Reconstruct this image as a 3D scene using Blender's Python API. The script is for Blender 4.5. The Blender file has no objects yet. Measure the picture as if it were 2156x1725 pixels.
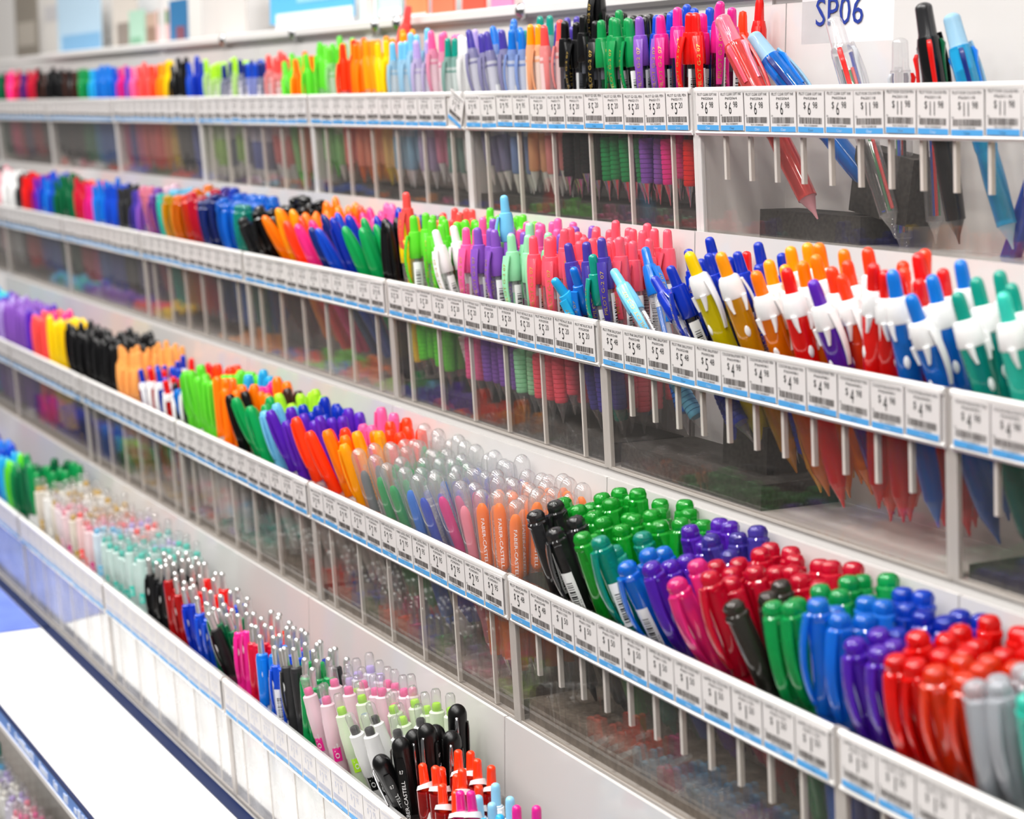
import bpy, math, random, re
from mathutils import Matrix, Vector, Euler
random.seed(11)
C = bpy.context.scene.collection
EYE = 1.5                      # camera height above the shop floor, metres
R = math.radians

# ------------------------------------------------------------------ materials
MATS = {}
def lin(h):
    h = h.lstrip('#')
    return tuple(((c/12.92) if c <= .04045 else ((c+.055)/1.055)**2.4) for c in (int(h[i:i+2], 16)/255 for i in (0, 2, 4))) + (1,)
def new_mat(name):
    m = bpy.data.materials.new(name); m.use_nodes = True
    nt = m.node_tree; nt.nodes.clear()
    return m, nt, nt.nodes.new('ShaderNodeOutputMaterial')
def principled(key, col, rough=.3, metal=0., trans=0., ior=1.45, coat=0., sss=0., noise=0., nscale=60.):
    if key in MATS: return MATS[key]
    m, nt, out = new_mat(key)
    p = nt.nodes.new('ShaderNodeBsdfPrincipled')
    c = lin(col) if isinstance(col, str) else col
    p.inputs['Base Color'].default_value = c
    p.inputs['Roughness'].default_value = rough
    p.inputs['Metallic'].default_value = metal
    p.inputs['Transmission Weight'].default_value = trans
    p.inputs['IOR'].default_value = ior
    p.inputs['Coat Weight'].default_value = coat
    if noise:
        tc = nt.nodes.new('ShaderNodeTexCoord'); n = nt.nodes.new('ShaderNodeTexNoise'); n.inputs['Scale'].default_value = nscale
        n.inputs['Detail'].default_value = 6
        r = nt.nodes.new('ShaderNodeValToRGB')
        r.color_ramp.elements[0].position = .3; r.color_ramp.elements[1].position = .72
        r.color_ramp.elements[0].color = tuple(x*(1-noise) for x in c[:3])+(1,)
        r.color_ramp.elements[1].color = tuple(min(1, x*(1+noise*.6)) for x in c[:3])+(1,)
        nt.links.new(tc.outputs['Object'], n.inputs['Vector']); nt.links.new(n.outputs['Fac'], r.inputs['Fac'])
        nt.links.new(r.outputs['Color'], p.inputs['Base Color'])
    nt.links.new(p.outputs[0], out.inputs[0])
    MATS[key] = m
    return m
def clear_mat(key, tint, rough=.03, base=.05, power=4., haze=0., hazecol=(.9, .9, .9, 1)):
    """thin clear plastic: sees straight through, mirrors more at a flat angle"""
    if key in MATS: return MATS[key]
    m, nt, out = new_mat(key)
    tr = nt.nodes.new('ShaderNodeBsdfTransparent'); tr.inputs[0].default_value = tint
    gl = nt.nodes.new('ShaderNodeBsdfGlossy'); gl.inputs['Roughness'].default_value = rough
    lw = nt.nodes.new('ShaderNodeLayerWeight'); lw.inputs['Blend'].default_value = .5
    pw = nt.nodes.new('ShaderNodeMath'); pw.operation = 'POWER'; pw.inputs[1].default_value = power
    ma = nt.nodes.new('ShaderNodeMath'); ma.operation = 'MULTIPLY_ADD'; ma.inputs[1].default_value = 1-base; ma.inputs[2].default_value = base
    mx = nt.nodes.new('ShaderNodeMixShader')
    nt.links.new(lw.outputs['Facing'], pw.inputs[0]); nt.links.new(pw.outputs[0], ma.inputs[0]); nt.links.new(ma.outputs[0], mx.inputs[0])
    last = tr
    if haze:
        df = nt.nodes.new('ShaderNodeBsdfDiffuse'); df.inputs[0].default_value = hazecol
        hm = nt.nodes.new('ShaderNodeMixShader')
        tc = nt.nodes.new('ShaderNodeTexCoord'); n = nt.nodes.new('ShaderNodeTexNoise'); n.inputs['Scale'].default_value = 25; n.inputs['Detail'].default_value = 5
        hz = nt.nodes.new('ShaderNodeMath'); hz.operation = 'MULTIPLY'; hz.inputs[1].default_value = haze*2
        nt.links.new(tc.outputs['Object'], n.inputs['Vector']); nt.links.new(n.outputs['Fac'], hz.inputs[0]); nt.links.new(hz.outputs[0], hm.inputs[0])
        nt.links.new(tr.outputs[0], hm.inputs[1]); nt.links.new(df.outputs[0], hm.inputs[2])
        last = hm
    nt.links.new(last.outputs[0], mx.inputs[1]); nt.links.new(gl.outputs[0], mx.inputs[2]); nt.links.new(mx.outputs[0], out.inputs[0])
    MATS[key] = m
    return m
COL = dict(black='#0b0b0d', charcoal='#2a2a2c', grey='#6f7074', silver='#b9bcc2', white='#f1f1f1', brown='#3c2018', darkgrey='#3a3732',
    red='#e31410', crimson='#c80f33', darkred='#a00d10', coral='#f5504c', salmon='#f0566a', scarlet='#ff3d12', orange='#ff7a00', amber='#ff9c08', yellow='#f7cf00', gold='#c9a13b',
    peach='#f7a85a', lime='#62d531', chartreuse='#a8e02c', green='#0b8d49', grassgreen='#12a02c', darkgreen='#06613a', emerald='#0aa052', mint='#98dcae', teal='#0c9482', turquoise='#35c7b4',
    cyan='#22a6dc', sky='#74c4ea', lightblue='#8fcbe8', blue='#0d47c4', royal='#0a2fb0', azure='#0f74d6', navy='#122a78', indigo='#45389c', violet='#5a22b4', purple='#8552b6', plum='#4b1a6e',
    lavender='#b9a5e0', magenta='#e0218a', pink='#ee5f9e', hotpink='#ff2f87', rose='#f0879c', palepink='#f6c3d2', palegreen='#d3efc8', ivory='#ece4d2', copper='#c9764a', pearl='#f3efe6')
def hexof(c): return COL[c]
def P(c): return principled('plastic '+c, hexof(c), .22, coat=.3)
def RUB(c): return principled('rubber '+c, hexof(c), .45)
def T(c): return principled('translucent '+c, tuple(min(1, x*1.35+.002) for x in lin(hexof(c))[:3])+(1,), .05, trans=.6, ior=1.4, coat=.4)
def F(c):
    r = lin(hexof(c)); k = .72
    return principled('frosted '+c, tuple(x*(1-k)+k*.92 for x in r[:3])+(1,), .4, trans=.35, ior=1.2)
def FT(c):
    r = lin(hexof(c)); k = .3
    return principled('tinted '+c, tuple(x*(1-k)+k*.92 for x in r[:3])+(1,), .3, trans=.4, ior=1.2, coat=.3)
METAL = principled('bright metal', '#c9c9cc', .16, metal=1)
CHROME = principled('satin chrome', '#e3e2e0', .3, metal=.85)
GOLD = principled('gold print', '#d9b65a', .35, metal=.6)
WPRINT = principled('white print', '#f4f4f4', .5)
INK = principled('black print', '#141414', .6)
BARS = principled('grey print', '#55504e', .6)
PALE = principled('print paled for overexposure', '#c3c6d6', .6)  # pale ink paints the overexposure of the fourth-tier tags into their print
PAPER = principled('tag paper', '#d9d5d4', .5)
BLUEBAR = principled('blue tag band', '#4f9fdc', .5)
STRIP = principled('white strip plastic', '#f0eeec', .28)
SFACE = principled('strip face', '#d6d2d0', .3)
WHITE = principled('white plastic sheet', '#d2cfcd', .14, coat=.25)
FROSTEDGE = principled('frosted acrylic edge', '#cfc8c2', .35, trans=.35, ior=1.2)
ACRYL = clear_mat('clear acrylic', (.94, .925, .91, 1), .03, .04, 4.6, .010)
SHELFGLARE = clear_mat('acrylic with painted reflection', (.93, .915, .90, 1), .03, .05, 3.5, .36)  # clear acrylic with the white shelf's reflection painted in as haze
DIVID = clear_mat('clear acrylic divider', (.97, .965, .96, 1), .05, .03, 5., .006)
CLEARP = clear_mat('clear pen plastic', (.97, .97, .975, 1), .04, .09, 2.8, .085)
SMOKE = clear_mat('smoky pen plastic', (.42, .43, .47, 1), .05, .08, 2.5)
FOAM = principled('dark foam', '#3b3835', .95, noise=.5, nscale=400)
FOAM2 = principled('brownish grey foam', '#7b7269', .95, noise=.3, nscale=300)
STEEL = principled('white painted steel', '#dedbd9', .35)
NAVY = principled('navy rail', '#081d48', .4)

# ------------------------------------------------------------------ mesh building (millimetres)
class M:
    def __init__(s): s.v = []; s.f = []; s.mi = []; s.mats = []; s.flat = False
    def mat(s, m):
        if m not in s.mats: s.mats.append(m)
        return s.mats.index(m)
    def add(s, verts, faces, m):
        b = len(s.v); i = s.mat(m)
        s.v += [tuple(v) for v in verts]
        for f in faces: s.f.append(tuple(b+k for k in f)); s.mi.append(i)
        return s
    def lathe(s, prof, m, n=14, sx=1., sy=1., cx=0., cy=0., rot=0.):
        """prof: (z, r) from bottom to top, closed where r is 0"""
        vs = []; fs = []; rings = []
        for z, r in prof:
            if r <= 1e-6: rings.append([len(vs)]); vs.append((cx, cy, z))
            else:
                rings.append(list(range(len(vs), len(vs)+n)))
                for k in range(n):
                    a = 2*math.pi*k/n+rot
                    vs.append((cx+r*sx*math.cos(a), cy+r*sy*math.sin(a), z))
        for a, b in zip(rings, rings[1:]):
            for k in range(n):
                k2 = (k+1) % n
                if len(a) == 1 and len(b) == 1: continue
                if len(a) == 1: fs.append((a[0], b[k2], b[k]))
                elif len(b) == 1: fs.append((a[k], a[k2], b[0]))
                else: fs.append((a[k], a[k2], b[k2], b[k]))
        if len(rings[0]) > 1: fs.append(tuple(reversed(rings[0])))
        if len(rings[-1]) > 1: fs.append(tuple(rings[-1]))
        return s.add(vs, fs, m)
    def box(s, x0, x1, y0, y1, z0, z1, m):
        vs = [(x, y, z) for z in (z0, z1) for y in (y0, y1) for x in (x0, x1)]
        return s.add(vs, [(0, 2, 3, 1), (4, 5, 7, 6), (0, 1, 5, 4), (2, 6, 7, 3), (0, 4, 6, 2), (1, 3, 7, 5)], m)
    def loft(s, secs, m):
        """secs: (z, cx, cy, hx, hy) rectangles with cut corners, bottom to top"""
        vs = []; fs = []; n = 8
        for z, cx, cy, hx, hy in secs:
            a, b = hx*.65, hy*.5
            vs += [(cx+dx, cy+dy, z) for dx, dy in ((hx, -b), (hx, b), (a, hy), (-a, hy), (-hx, b), (-hx, -b), (-a, -hy), (a, -hy))]
        for i in range(len(secs)-1):
            for k in range(n): fs.append((i*n+k, i*n+(k+1) % n, (i+1)*n+(k+1) % n, (i+1)*n+k))
        fs.append(tuple(reversed(range(n)))); fs.append(tuple(range((len(secs)-1)*n, len(secs)*n)))
        return s.add(vs, fs, m)
    def arc(s, r, a0, a1, z0, z1, m, n=6, cx=0, cy=0):
        vs = []; fs = []
        for k in range(n+1):
            a = a0+(a1-a0)*k/n
            vs += [(cx+r*math.cos(a), cy+r*math.sin(a), z0), (cx+r*math.cos(a), cy+r*math.sin(a), z1)]
        for k in range(n): fs.append((2*k, 2*k+2, 2*k+3, 2*k+1))
        return s.add(vs, fs, m)
    def text(s, string, fn, m):
        vs, fs = text_shape(string)
        return s.add([fn(x, y) for x, y in vs], fs, m)
    def mesh(s, name):
        me = bpy.data.meshes.new(name)
        me.from_pydata([(x*.001, y*.001, z*.001) for x, y, z in s.v], [], s.f)
        for m in s.mats: me.materials.append(m)
        me.polygons.foreach_set('material_index', s.mi)
        me.update()
        if s.flat: me.shade_flat()
        else:
            me.shade_smooth()
            me.set_sharp_from_angle(angle=R(38))
        return me
TEXTS = {}
def text_shape(string):
    """outline font glyphs as flat polygons, height of a capital about 1"""
    if string in TEXTS: return TEXTS[string]
    cu = bpy.data.curves.new('lettering', 'FONT'); cu.body = string; cu.resolution_u = 2; cu.fill_mode = 'FRONT'
    o = bpy.data.objects.new('lettering', cu); C.objects.link(o)
    dg = bpy.context.evaluated_depsgraph_get(); ev = o.evaluated_get(dg); me = ev.to_mesh()
    k = 1/.69
    vs = [(v.co.x*k, v.co.y*k) for v in me.vertices]; fs = [tuple(p.vertices) for p in me.polygons]
    ev.to_mesh_clear(); bpy.data.objects.remove(o); bpy.data.curves.remove(cu)
    TEXTS[string] = (vs, fs)
    return TEXTS[string]
def text_w(string): return max(v[0] for v in text_shape(string)[0])

def place(x, y, z): return Vector((x*.001, y*.001, EYE+z*.001))
def tag_it(o, label=None, cat=None, group=None, kind=None):
    if label: o['label'] = label
    if cat: o['category'] = cat
    if group: o['group'] = group
    if kind: o['kind'] = kind
    return o
def ob(name, me, parent=None, loc=None, rot=None):
    if isinstance(me, M): me = me.mesh(name)
    o = bpy.data.objects.new(name, me); C.objects.link(o)
    if parent: o.parent = parent
    if loc is not None: o.location = loc
    if rot is not None: o.rotation_euler = rot
    return o
def empty(name, loc=(0, 0, 0), rot=(0, 0, 0)):
    o = bpy.data.objects.new(name, None); C.objects.link(o); o.empty_display_size = .02
    o.location = loc; o.rotation_euler = rot
    return o
def dup(src):
    r = src.copy(); C.objects.link(r)
    for ch in src.children:
        c = ch.copy(); C.objects.link(c); c.parent = r
        for g in ch.children:
            d = g.copy(); C.objects.link(d); d.parent = c
    return r

# ------------------------------------------------------------------ pens, nib down on the z axis, clip towards -y
def clip(c, z0, z1, y0, bulge, w0, w1, t=1.0, mat=None):
    m = M(); mt = mat or P(c); n = 7; secs = []
    for i in range(n+1):
        u = i/n
        y = -(y0+bulge*math.sin(math.pi*min(1, u*1.02))**.8 if 0 < u < 1 else y0)
        secs.append((z0+(z1-z0)*u, 0, y, w0+(w1-w0)*u**.7, t))
    return m.loft(secs, mt)
def sticker(r, z0, z1, az, half=.75, bars=True):
    m = M(); m.arc(r+.15, az-half, az+half, z0, z1, WPRINT)
    if bars:
        z = z0+3; rng = random.Random(int(z0*7))
        while z < z1-7:
            w = rng.choice((.4, .6, 1.1)); m.arc(r+.28, az-half*.55, az+half*.45, z, z+w, INK, 3); z += w+rng.choice((.5, .8, 1.2))
        m.text('GEL 0.7', lambda x, y: ((r+.28)*math.cos(az+half*.6+y*.13), (r+.28)*math.sin(az+half*.6+y*.13), z0+3+x*1.5), INK)
    return m
def dome(z0, z1, r, k=5): # rounded end from z0 radius r to z1
    return [(z0+(z1-z0)*math.sin(i/k*math.pi/2), r*math.cos(i/k*math.pi/2)) for i in range(k)]+[(z1, 0)]
def k_gel(c, body='smoke'):
    bm = {'smoke': SMOKE, 'clear': CLEARP, 'frost': F(c)}[body]
    tip = M().lathe([(0, .5), (3, .9), (5, 1.4), (9, 2.2), (9, 2.6), (16, 4.7), (17, 4.9)], METAL if body == 'smoke' else CLEARP)
    g = M(); pr = [(16, 4.8)]
    for i in range(8): z = 17+i*3.6; pr += [(z, 5.3+i*.06), (z+2.6, 5.3+i*.06), (z+2.7, 4.9+i*.06), (z+3.5, 4.9+i*.06)]
    g.lathe(pr+[(47, 5.7), (50, 5.2)], RUB(c))
    b = M().lathe([(49.5, 5.1), (105, 5.2)], bm)
    refill = M().lathe([(20, 1.2), (30, 2.0), (95, 2.0)], P(c) if body != 'frost' else F(c))
    refill.lathe([(95, 2.2), (104, 2.2)], F('white'))
    cap = M().lathe([(104, 5.7), (104.6, 6.15), (114, 6.1), (124, 5.5), (126.5, 5.0), (127, 4.2)], P(c))
    btn = M().lathe([(124, 3.9), (136, 3.4)]+dome(138.5, 141, 3.2, 3), P(c))
    cl = clip(c, 82, 124, 6.2, 3.8, 2.0, 3.6)
    t = 'PILOT G-2 07'; k = 2.5; w = text_w(t)*k
    cl.text(t, lambda x, y: ((.5-y)*k*.95, -(6.2+3.8*math.sin(math.pi*min(1, max(.02, ((86+x*k*32/w/1.0)-82)/42)))**.8+1.12), 86+x*k*32/w), GOLD)
    return [('tip', tip), ('grip', g), ('barrel', b), ('refill', refill), ('cap_section', cap), ('push_button', btn), ('clip', cl), ('barcode_sticker', sticker(5.2, 72, 101, R(-5)))]
def k_frost(c):
    tip = M().lathe([(0, .5), (6, 1.6), (9, 2.4), (18, 4.4)], F('white'))
    g = M().lathe([(17, 4.4), (19, 5.2), (46, 5.6), (49, 5.2)], FT(c))
    b = M().lathe([(48, 5.2), (112, 5.3), (116, 4.6)], F(c) if c not in ('blue', 'navy') else F('lavender'))
    top = M().lathe([(108, 5.4), (118, 4.9), (122, 4.0)], FT(c))
    btn = M().lathe([(120, 3.9), (134, 3.1)]+dome(136, 139, 3.0, 3), P(c))
    cl = clip(c, 84, 118, 5.8, 2.2, 1.6, 2.4, .8, FT(c))
    return [('tip', tip), ('grip', g), ('barrel', b), ('collar', top), ('push_button', btn), ('clip', cl), ('barcode_sticker', sticker(5.25, 62, 92, R(35)))]
def k_tint(c):
    tip = M().lathe([(0, .5), (8, 2.2), (18, 4.6)], T(c))
    b = M().lathe([(17.5, 4.6), (20, 5.4), (110, 5.6), (116, 5.0)], FT(c))
    cap = M().lathe([(92, 5.9), (118, 5.7), (124, 4.4)], P(c))
    btn = M().lathe([(123, 3.8), (136, 3.2), (139, 2.6), (140, 0)], P(c))
    return [('tip', tip), ('barrel', b), ('cap_section', cap), ('push_button', btn), ('clip', clip(c, 80, 120, 6, 2.6, 2, 3))]
def k_collar(c):
    tip = M().lathe([(0, .5), (4, 1.2), (16, 4.8)], T(c))
    b = M().lathe([(15.5, 4.8), (30, 5.5), (60, 5.2), (85, 6.0), (110, 6.2)], T(c))
    eye = M().lathe([(86, 0), (86.1, .1)]+[(89.5+3.4*math.sin(a), 1.6*math.cos(a)) for a in (-1.2, -.6, 0, .6, 1.2)]+[(92.9, .1), (93, 0)], P('white'), 10, 1, .35, 0, -5.8)
    col = M().lathe([(109, 6.2), (110, 6.6), (118, 6.1), (121, 5.2), (122, 3.8)], P('white'))
    for sx in (-1, 1): col.loft([(101, sx*3.4, -5.4, .6, .6), (105, sx*4.0, -5.0, 1.1, 1.0), (110, sx*4.2, -4.5, 1.7, 1.5)], P('white'))
    cl = clip('white', 88, 118, 6.4, 2.4, .9, 2.0, .8)
    cl.v = [(-y, x, z) for x, y, z in cl.v]
    btn = M().lathe([(119, 3.5), (130, 3.3)]+dome(133, 136, 3.1, 3), P(c))
    out = [('tip', tip), ('barrel', b), ('oval_mark', eye), ('collar', col), ('clip', cl), ('push_button', btn)]
    for _, p in out: p.v = [(x*1.2, y*1.2, z*1.13) for x, y, z in p.v]
    return out
def k_crown(c, lab=False):
    b = M().lathe([(0, .6), (10, 2.2), (12, 4.2), (14, 4.6), (86, 4.7)], T(c))
    cap = M().lathe([(78, 5.4), (79, 5.8), (118, 5.9), (131, 5.7)], T(c), 16)
    top = M().lathe([(130, 5.6), (132, 6.1), (134, 6.1), (135, 5.2), (138.5, 5.4), (141, 4.4), (142, 2.8), (142.2, 0)], T(c), 8)
    cl = clip(c, 84, 134, 5.9, 3.6, 2.2, 3.2, 1.2, T(c))
    ref = M().lathe([(14, 1.6), (120, 1.6)], P(c))
    out = [('barrel', b), ('cap', cap), ('cap_top', top), ('clip', cl), ('refill', ref), ]+([('white_label', sticker(5.95, 82, 112, R(-40), .6))] if lab else [])
    for _, p in out: p.v = [(x*1.18, y*1.18, z) for x, y, z in p.v]
    return out
def k_marker(c):
    b = M().lathe([(0, 3.6), (1, 4.2), (88, 4.6)], P('white') if c not in ('black',) else P('charcoal'))
    cap = M().lathe([(82, 5.3), (84, 5.6), (134, 5.2), (139, 4.6), (141.5, 3.2), (142, 0)], P(c))
    return [('barrel', b), ('cap', cap), ('clip', clip(c, 96, 138, 5.2, 1.6, 1.7, 1.9, .9)), ('lettering', M().text('FINE 0.4', lambda x, y: (5.0*math.sin((y-.5)*.5), -5.0*math.cos((y-.5)*.5), 40+x*4), INK))]
def k_felt(c):
    b = M().lathe([(0, 3.0), (3, 4.2), (78, 4.9)], P(c))
    cap = M().lathe([(74, 5.3), (76, 5.7), (105, 5.9), (125, 5.2), (136, 3.9), (140, 2.6), (142, 0)], P(c), 14, 1.15, .95)
    cl = clip(c, 84, 132, 5.0, 2.2, 2.6, 2.2, 1.0)
    return [('barrel', b), ('cap', cap), ('clip', cl)]
def k_dome(c):
    tip = M().lathe([(0, .4), (5, .8), (5, 1.4), (16, 4.4), (18, 5.0)], METAL)
    g = M().lathe([(18, 5.2), (44, 5.6), (47, 5.2)], T(c))
    shell = M().lathe([(46, 5.8), (132, 6.5)]+dome(133, 141, 6.5, 5), CLEARP, 16)
    ins = M().lathe([(82, 0), (82.5, 1.8), (84, 3.2), (87, 4.3), (122, 4.5), (126, 4.2), (129, 3.2), (131, 1.7), (131.4, 0)], P(c), 12, 1, .62, 0, -3.4)
    if c != 'orange': ins.v = [(x*.85, y*.9, z-9) for x, y, z in ins.v]
    sp = M()
    pr = []
    for i in range(22): z = 60+i*3; pr += [(z, 1.9), (z+1.2, 1.9), (z+1.4, 1.3), (z+2.8, 1.3)]
    sp.lathe(pr, CLEARP, 8, 1, 1, 2.2, 3.0)
    t = 'FABER-CASTELL'; w = text_w(t); k = 3.0
    let = M().text(t, lambda x, y: ((y-.5)*k*.75, -6.32, 121-x*(36/w)), WPRINT)
    return [('tip', tip), ('grip', g), ('clear_shell', shell), ('coloured_insert', ins), ('ribbed_core', sp)]+([('lettering', let)] if c == 'orange' else [])
def k_ball(c):
    b = M().lathe([(0, .6), (8, 3), (12, 5), (68, 5.6)], P(c))
    ring = M().lathe([(62, 5.9), (69, 5.9)], P('royal'))
    cap = M().lathe([(69, 6.2), (71, 6.6), (127, 6.8), (130, 6.9)]+dome(132, 140, 6.9, 6), principled('satin black', '#0a0a0b', .3), 18)
    cl = M().loft([(88, 0, -8.4, 1.6, .5), (92, 0, -8.9, 2.2, .5), (118, 0, -8.9, 1.6, .5), (130, 0, -8.0, 1.2, .6), (132, 0, -6.5, 1.1, .8)], METAL)
    side = M().loft([(74, 7.0, 0, .8, 2.2), (78, 7.3, 0, .8, 2.8), (122, 7.5, 0, .8, 3.0), (127, 7.2, 0, .6, 2.2)], principled('satin black', '#0a0a0b', .3))
    t = 'FABER-CASTELL'; w = text_w(t)
    side.text(t, lambda x, y: (8.35, (.5-y)*2.6, 79+x*(32/w)), WPRINT)
    side.text('0.7', lambda x, y: (8.35, (x-1)*1.6, 116+y*2.6), WPRINT)
    return [('barrel', b), ('colour_ring', ring), ('cap', cap), ('clip', cl), ('side_plate', side)]
def k_plunger(c, lab=False):
    tip = M().lathe([(0, .5), (4, 1), (14, 4.2), (15, 4.6)], METAL)
    b = M().lathe([(14.5, 4.6), (18, 5.3), (100, 5.5), (112, 5.5), (116, 4.8), (117, 3.0)], RUB(c) if c in ('black', 'charcoal') else P(c))
    pl = M().lathe([(116, 2.8), (128, 2.7)]+dome(130, 133, 2.8, 3), CHROME)
    eye = M().lathe([(96, 0), (96.1, .2)]+[(100.5+4.2*math.sin(a), 2.4*math.cos(a)) for a in (-1.2, -.6, 0, .6, 1.2)]+[(104.9, .2), (105, 0)], P('white'), 10, 1, .3, 0, -5.3)
    out = [('tip', tip), ('barrel', b), ('plunger', pl), ('oval_mark', eye), ('clip', clip(c, 74, 113, 5.5, 1.8, 1.6, 2.2, .9))]
    if lab: out.append(('paper_sleeve', sticker(5.5, 68, 97, R(0), 1.6)))
    return out
def k_wave(c):
    tip = M().lathe([(0, .5), (12, 4.4)], P('white'))
    b = M().lathe([(11.5, 4.4), (40, 5.6), (80, 5.9), (100, 6.6), (114, 6.2)], T(c), 16)
    sw = M(); n = 18; vs = []; fs = []
    for k in range(n):
        a = 2*math.pi*k/n; zt = 118+2.6*math.cos(a+.6); zb = 114+3.2*math.cos(a+.9)
        vs += [(6.3*math.cos(a), 6.3*math.sin(a), zb), (5.2*math.cos(a), 5.2*math.sin(a), zt), (3.7*math.cos(a), 3.7*math.sin(a), zt-.6)]
    for k in range(n):
        j = (k+1) % n; fs += [(3*k, 3*j, 3*j+1, 3*k+1), (3*k+1, 3*j+1, 3*j+2, 3*k+2)]
    sw.add(vs, fs, P('white'))
    patch = M().lathe([(82, 0), (82.1, .3)]+[(92+9.5*math.sin(a), 4.4*math.cos(a)) for a in (-1.25, -.8, -.3, .3, .8, 1.25)]+[(101.9, .3), (102, 0)], P('white'), 12, 1, .5, 2.6, -4.2)
    patch.text('10', lambda x, y: (-3.2+x*1.6, -5.95, 70+y*2.6), WPRINT)
    btn = M().lathe([(112, 3.7), (130, 3.0)]+dome(130.8, 133, 3.0, 3), P('scarlet' if c == 'darkred' else c))
    return [('tip', tip), ('barrel', b), ('white_swoosh', sw), ('white_patch', patch), ('push_button', btn)]
def k_slim(c):
    dark = c in ('black', 'grey')
    tip = M().lathe([(0, .5), (4, 1), (14, 4)], CLEARP)
    b = M().lathe([(13.5, 4.0), (18, 5.1), (84, 5.3), (85, 5.6), (104, 5.6), (108, 5.2), (117, 5.0), (118, 4.0)], F('white' if dark else c), 16)
    pl = M().lathe([(117, 3.4), (132, 3.2), (133, 2.7), (134, 2.2), (134, 0)], CLEARP)
    plug = M().lathe([(117.5, 2.7), (118.5, 3.1), (122, 3.1), (123.5, 2.4), (123.6, 0)], P(c))
    lab = M().arc(5.45, R(-75), R(-15), 74, 92, P('magenta' if c in ('pink', 'rose') else c if not dark else 'black'))
    lab.text('0.7', lambda x, y: (5.6*math.cos(R(-60)+y*.5), 5.6*math.sin(R(-60)+y*.5), 76+x*7), F('white'))
    lab.text('ID CLAIRE 0.7', lambda x, y: (5.5*math.cos(R(-55)+y*.35), 5.5*math.sin(R(-55)+y*.35), 34+x*3.2), INK)
    refill = M().lathe([(16, 1.4), (112, 1.9)], FT(c))
    out = [('tip', tip), ('barrel', b), ('clear_plunger', pl), ('colour_plug', plug), ('printed_label', lab), ('refill', refill)]
    for _, p in out: p.v = [(x*1.14, y*1.14, z) for x, y, z in p.v]
    return out
def k_click(c):
    b = M().lathe([(0, .5), (14, 4.4), (60, 5.2), (108, 5.4), (113, 4.6)], T(c) if c != 'lightblue' else FT('cyan'))
    btn = M().lathe([(112, 3.4), (124, 3.2)]+dome(126, 128.5, 3.1, 3), P(c))
    ringm = M().lathe([(106, 5.7), (112, 5.3), (113.5, 3.6)], P('white'))
    return [('barrel', b), ('push_button', btn), ('white_collar', ringm), ('clip', clip('white', 74, 110, 5.6, 2, 1.6, 2.2))]
def k_multi(c, top='lightblue'):
    clr = c == 'clear'
    bm = CLEARP if clr else (P('black') if c == 'black' else T(c))
    tip = M().lathe([(0, .5), (5, 1.4), (14, 5.0), (15, 6.0)], CLEARP if clr else FT('rose') if c == 'coral' else FT('lightblue') if c != 'black' else P('charcoal'))
    g = M().lathe([(14.5, 6.0), (40, 6.8), (60, 6.4)], CLEARP if clr else bm)
    b = M().lathe([(59, 6.4), (62, 7.0), (120, 7.2), (124, 6.6)], bm, 16)
    cap = M().lathe([(123, 6.4), (126, 5.6), (140, 5.2)]+dome(141.5, 145, 5.2, 4), T('rose') if c == 'coral' else FT('sky') if c not in ('clear', 'black') else (CLEARP if clr else P('charcoal')))
    out = [('tip', tip), ('grip', g), ('barrel', b), ('cap', cap)]
    for i, sc in enumerate({'coral': ('salmon', 'rose', 'crimson', 'rose'), 'azure': ('navy', 'azure', 'darkgreen', 'navy'), 'cyan': ('navy', 'azure', 'darkgreen', 'azure'), 'blue': ('navy',)*4, 'clear': ('red', 'silver', 'royal', 'silver')}.get(c, ('red', 'darkgreen', 'royal', 'charcoal'))):
        a = R(-20+i*75)
        s = M().loft([(96, 0, -7.0, 1.3, .7), (112, 0, -7.5, 1.5, .9), (119, 0, -8.4, 1.6, 1.4), (122, 0, -7.4, 1.3, .9)], P(sc))
        ca, sa = math.cos(a), math.sin(a)
        s.v = [(x*ca-y*sa, x*sa+y*ca, z) for x, y, z in s.v]
        out.append(('colour_slider', s))
    for i, sc in enumerate(('red', 'green', 'blue', 'black')):
        a = R(-20+i*75); out.append(('refill', M().lathe([(18, 1.1), (110, 1.1)], P(sc), 8, 1, 1, 3*math.cos(a), 3*math.sin(a))))
    cl = clip('white', 82, 126, 7.2, 2.2, 2.0, 2.6, 1.0, CLEARP if clr else P('coral') if c == 'coral' else FT('sky') if c != 'black' else P('black'))
    cl.v = [(-y, x, z) for x, y, z in cl.v]
    out.append(('clip', cl))
    return out
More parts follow.
